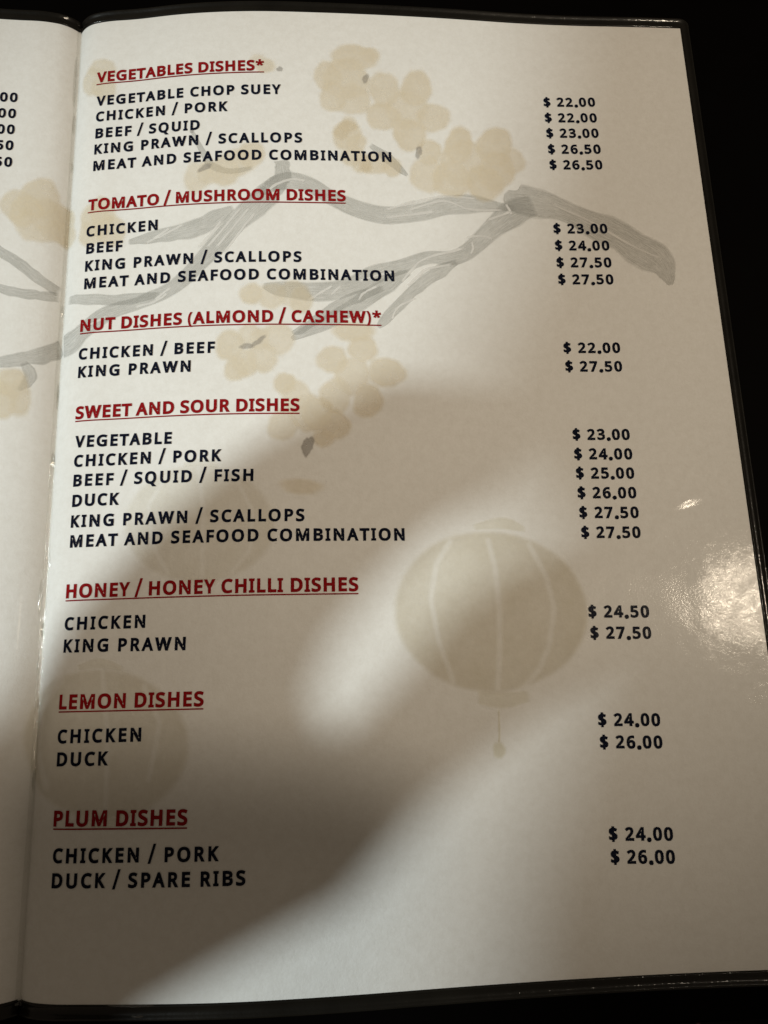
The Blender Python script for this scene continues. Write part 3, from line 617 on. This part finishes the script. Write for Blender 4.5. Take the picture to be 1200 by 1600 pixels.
def wash(name, ells, mat, parent, res=.42, edge=(.62, .18), wob=.05, ribs=(), tone=.14, strength=1.0, grow=1.0, rim=.09):
    """one watercolour patch: petals merge into a single wash, a little deeper where they overlap"""
    ells = [np.array(e) for e in ells]
    pts = np.concatenate([np.stack([e[:2] + e[2:4] * sx * 1.4 + e[4:6] * sy * 1.4 for sx in (-1, 1) for sy in (-1, 1)]) for e in ells])
    lo, hi = pts.min(0), pts.max(0)
    xs = np.arange(lo[0], hi[0] + res, res); ys = np.arange(lo[1], hi[1] + res, res)
    X, Y = np.meshgrid(xs, ys); P = np.stack([X.ravel(), Y.ravel()], -1)
    ink = np.zeros(len(P)); dens = np.zeros(len(P))
    for i, e in enumerate(ells):
        Mx = np.linalg.inv(np.stack([e[2:4], e[4:6]], 1)); q = (P - e[:2]) @ Mx.T
        r = np.linalg.norm(q, axis=1) / grow; an = np.arctan2(q[:, 1], q[:, 0]); ph = rng.uniform(0, 6.28, 4)
        r = r / (1 + wob * np.sin(2 * an + ph[0]) + wob * .8 * np.sin(3 * an + ph[1]) + wob * .5 * np.sin(5 * an + ph[2]) + wob * .3 * np.sin(9 * an + ph[3]))
        scale = min(np.linalg.norm(e[2:4]), np.linalg.norm(e[4:6])); k0 = edge[0] / scale * .5
        m_ = 1 - smooth(r, 1 - k0, 1 + k0)
        dv = 1 + rng.uniform(-tone, tone) + rim * smooth(r, .55, .95)
        ink = np.maximum(ink, 0) * (1 - m_ * .75) + m_ * (.75 * dv + .25 * np.maximum(ink, dv * .8))
    for line in ribs:
        wv = np.mean([p[2] for p in line]); ink *= 1 - .55 * (1 - smooth(seg_dist(P, line), wv * .2, wv * 1.35))
    ink *= strength
    keep = ink > .004
    n_ = len(xs); lift = next_lift()
    F = [(j * n_ + i, (j + 1) * n_ + i, (j + 1) * n_ + i + 1, j * n_ + i + 1) for j in range(len(ys) - 1) for i in range(n_ - 1)
         if keep[j * n_ + i] or keep[(j + 1) * n_ + i] or keep[(j + 1) * n_ + i + 1] or keep[j * n_ + i + 1]]
    used = np.unique(np.array(F)); remap = -np.ones(len(P), int); remap[used] = np.arange(len(used))
    F = [tuple(int(remap[k_]) for k_ in q) for q in F]
    Pm = P[used] / 1000
    I = np.stack([ink[used], np.zeros(len(used)), np.zeros(len(used))], -1)
    return link_mesh(name, surf_n(Pm[:, 0], Pm[:, 1], lift), F, mat, parent, ink=I)


for b_ in DATA['blossoms']:
    wash('blossom_print', b_, M_BLOSSOM, side_parent(b_[0][0]), edge=(1.6, 0), grow=1.05)
for e in DATA['leaves']:
    wash('bud_print', [e], M_LEAF, side_parent(e[0]), res=.16, edge=(.5, 0), wob=.12)
for ln, st_ in zip(DATA['lanterns'], (.82, .46, .62)):
    root_ = page
    wash('lantern_print', [ln['body']], M_LANTERN, root_, res=.5, edge=(1.9, 0), wob=.008, ribs=ln['ribs'], tone=.02, strength=st_, rim=.12)
    for c_ in ln['caps']:
        V, F, I = ribbon(c_, .38, .03); I = I * np.array([st_ * .8, 1, 1])
        link_mesh('lantern_cap_print', V, F, M_CAP, root_, ink=I)
    if ln['tassel']:
        V, F, I = ribbon(ln['tassel'][0], .45, .1); link_mesh('lantern_string_print', V, F, M_CAP, root_, ink=I)
        wash('lantern_tassel_print', [ln['tassel'][1]], M_CAP, root_, res=.25, edge=(1.2, 0))

# ------------------------------------------------------------------ lettering
GL = DATA['glyphs']; SPACE = DATA['space']
_cache = {}


def inside(p, l):
    a = l; b = np.roll(l, -1, 0)
    hit = ((a[:, 1] > p[1]) != (b[:, 1] > p[1]))
    dy = np.where(np.abs(b[:, 1] - a[:, 1]) < 1e-12, 1e-12, b[:, 1] - a[:, 1])
    return bool(np.sum(hit & (p[0] < (b[:, 0] - a[:, 0]) * (p[1] - a[:, 1]) / dy + a[:, 0])) % 2)


def glyph(ch):
    if ch not in _cache:
        adv, cs = GL[ch]
        loops = [np.array(c[1:], float).reshape(-1, 2) / 500 for c in cs]
        holes = [c[0] for c in cs]
        flat = np.concatenate(loops); edges = []; o_ = 0
        for l in loops:
            edges += [(o_ + i, o_ + (i + 1) % len(l)) for i in range(len(l))]; o_ += len(l)
        vs_, _, fs_, _, _, _ = delaunay_2d_cdt([Vector(p) for p in flat.tolist()], edges, [], 0, 1e-5)
        vv_ = np.array([tuple(v) for v in vs_]); F = []
        for f in fs_:
            c_ = vv_[list(f)].mean(0)
            if any(inside(c_, l) for l, h in zip(loops, holes) if not h) and not any(inside(c_, l) for l, h in zip(loops, holes) if h):
                a_, b2, d2 = vv_[f[0]], vv_[f[1]], vv_[f[2]]
                F.append(tuple(f) if (b2[0] - a_[0]) * (d2[1] - a_[1]) - (b2[1] - a_[1]) * (d2[0] - a_[0]) > 0 else tuple(f[::-1]))
        V = [vv_]
        _cache[ch] = (adv, np.concatenate(V), F)
    return _cache[ch]


def lettering(name, s, ul, vl, ur, vr, cap, mat, parent, underline=False, lift=1.7e-4):
    """words set along the page from the ink's left edge to its right edge; tracking fills the measured width"""
    first = glyph(s[0]); last = glyph(s[-1])
    lsb = first[1][:, 0].min(); rsb = last[0] - last[1][:, 0].max()
    nat = sum(SPACE if c == ' ' else glyph(c)[0] for c in s) - lsb - rsb
    width = math.hypot(ur - ul, vr - vl)
    tr = (width / cap - nat) / (len(s) - 1)
    dx = np.array([ur - ul, vr - vl]) / width; dy = np.array([dx[1], -dx[0]])
    V, F = [], []; x = -lsb; n_ = 0
    for c in s:
        if c == ' ': x += SPACE + tr; continue
        adv, gv, gf = glyph(c)
        p = gv * cap + np.array([x * cap, 0]) + rng.normal(0, .004, 2) * cap
        V.append(p); F += [tuple(i + n_ for i in q) for q in gf]; n_ += len(p); x += adv + tr
    if underline:
        y0, y1 = -.205 * cap, -.115 * cap; m_ = 60
        xs = np.linspace(0, width, m_)
        V.append(np.stack([xs, np.full(m_, y0)], -1)); V.append(np.stack([xs, np.full(m_, y1)], -1))
        F += [(n_ + i, n_ + i + 1, n_ + m_ + i + 1, n_ + m_ + i) for i in range(m_ - 1)]
    T = np.concatenate(V)
    uv = (np.array([ul, vl]) + T[:, :1] * dx + T[:, 1:] * dy) / 1000
    return link_mesh(name, surf_n(uv[:, 0], uv[:, 1], lift), F, mat, parent, smooth=False)


for r_ in DATA['heads']:
    s, a, b_, c, d_ = r_
    off = .16 * 4.0    # measured on the underline: lift to the baseline
    lettering('heading', s, a, b_ - off, c, d_ - off, 4.0, M_RED, page, True)
for s, a, b_, c, d_ in DATA['lines']:
    lettering('dish_line', s, a, b_, c, d_, 3.65, M_NAVY, page)
for s, a, b_, c, d_ in DATA['prices']:
    lettering('price', s, a, b_, c, d_, 3.5, M_NAVY, page)
for s, a, b_, c, d_ in DATA['left_prices']:
    lettering('price', s, a, b_, c, d_, 3.5, M_NAVY, page2)

# ------------------------------------------------------------------ unseen slabs added above the page, outlines drawn from the shadows they cast
def shade(name, key, lamp_pos, h, thick, col, label, cat):
    L = np.array(lamp_pos); P = np.array(DATA['occ'][key]) / 1000
    s_ = (h - P[:, 2]) / (L[2] - P[:, 2]); Q = P + (L - P) * s_[:, None]
    bm = bmesh.new()
    f = bm.faces.new([bm.verts.new((x, y, h)) for x, y, _ in Q])
    ret = bmesh.ops.extrude_face_region(bm, geom=[f])
    bmesh.ops.translate(bm, verts=[v for v in ret['geom'] if isinstance(v, bmesh.types.BMVert)], vec=(0, 0, thick))
    bmesh.ops.triangulate(bm, faces=bm.faces[:]); bmesh.ops.recalc_face_normals(bm, faces=bm.faces[:])
    me = bpy.data.meshes.new(name); bm.to_mesh(me); bm.free()
    me.materials.append(plain(name + '_dark', col, .8)); o_ = bpy.data.objects.new(name, me); C.objects.link(o_)
    tag(o_, label, cat)
    return o_


shade('diagonal_shadow_slab', 'hand', LAMP_A, .28, .012, (.05, .04, .035, 1), 'unseen slab added above the menu for hands and phone, shaped to cast the diagonal shadow across its lower half', 'light blocker')  # added slab, outline projected from the wanted shadow toward the cool lamp
shade('column_shade_slab', 'body', LAMP_A, .60, .03, (.03, .03, .035, 1), 'unseen slab added high over the menu, shaped to cast the soft shade on its price column', 'person')  # added slab, set higher so its shadow edge is softer
shade('corner_shade_slab', 'arm', LAMP_B, .40, .03, (.03, .03, .035, 1), "unseen slab added above the menu, shaped to cast the deep shade in the page's bottom corner", 'sleeve')  # added slab that keeps the warm lamp off the bottom corner
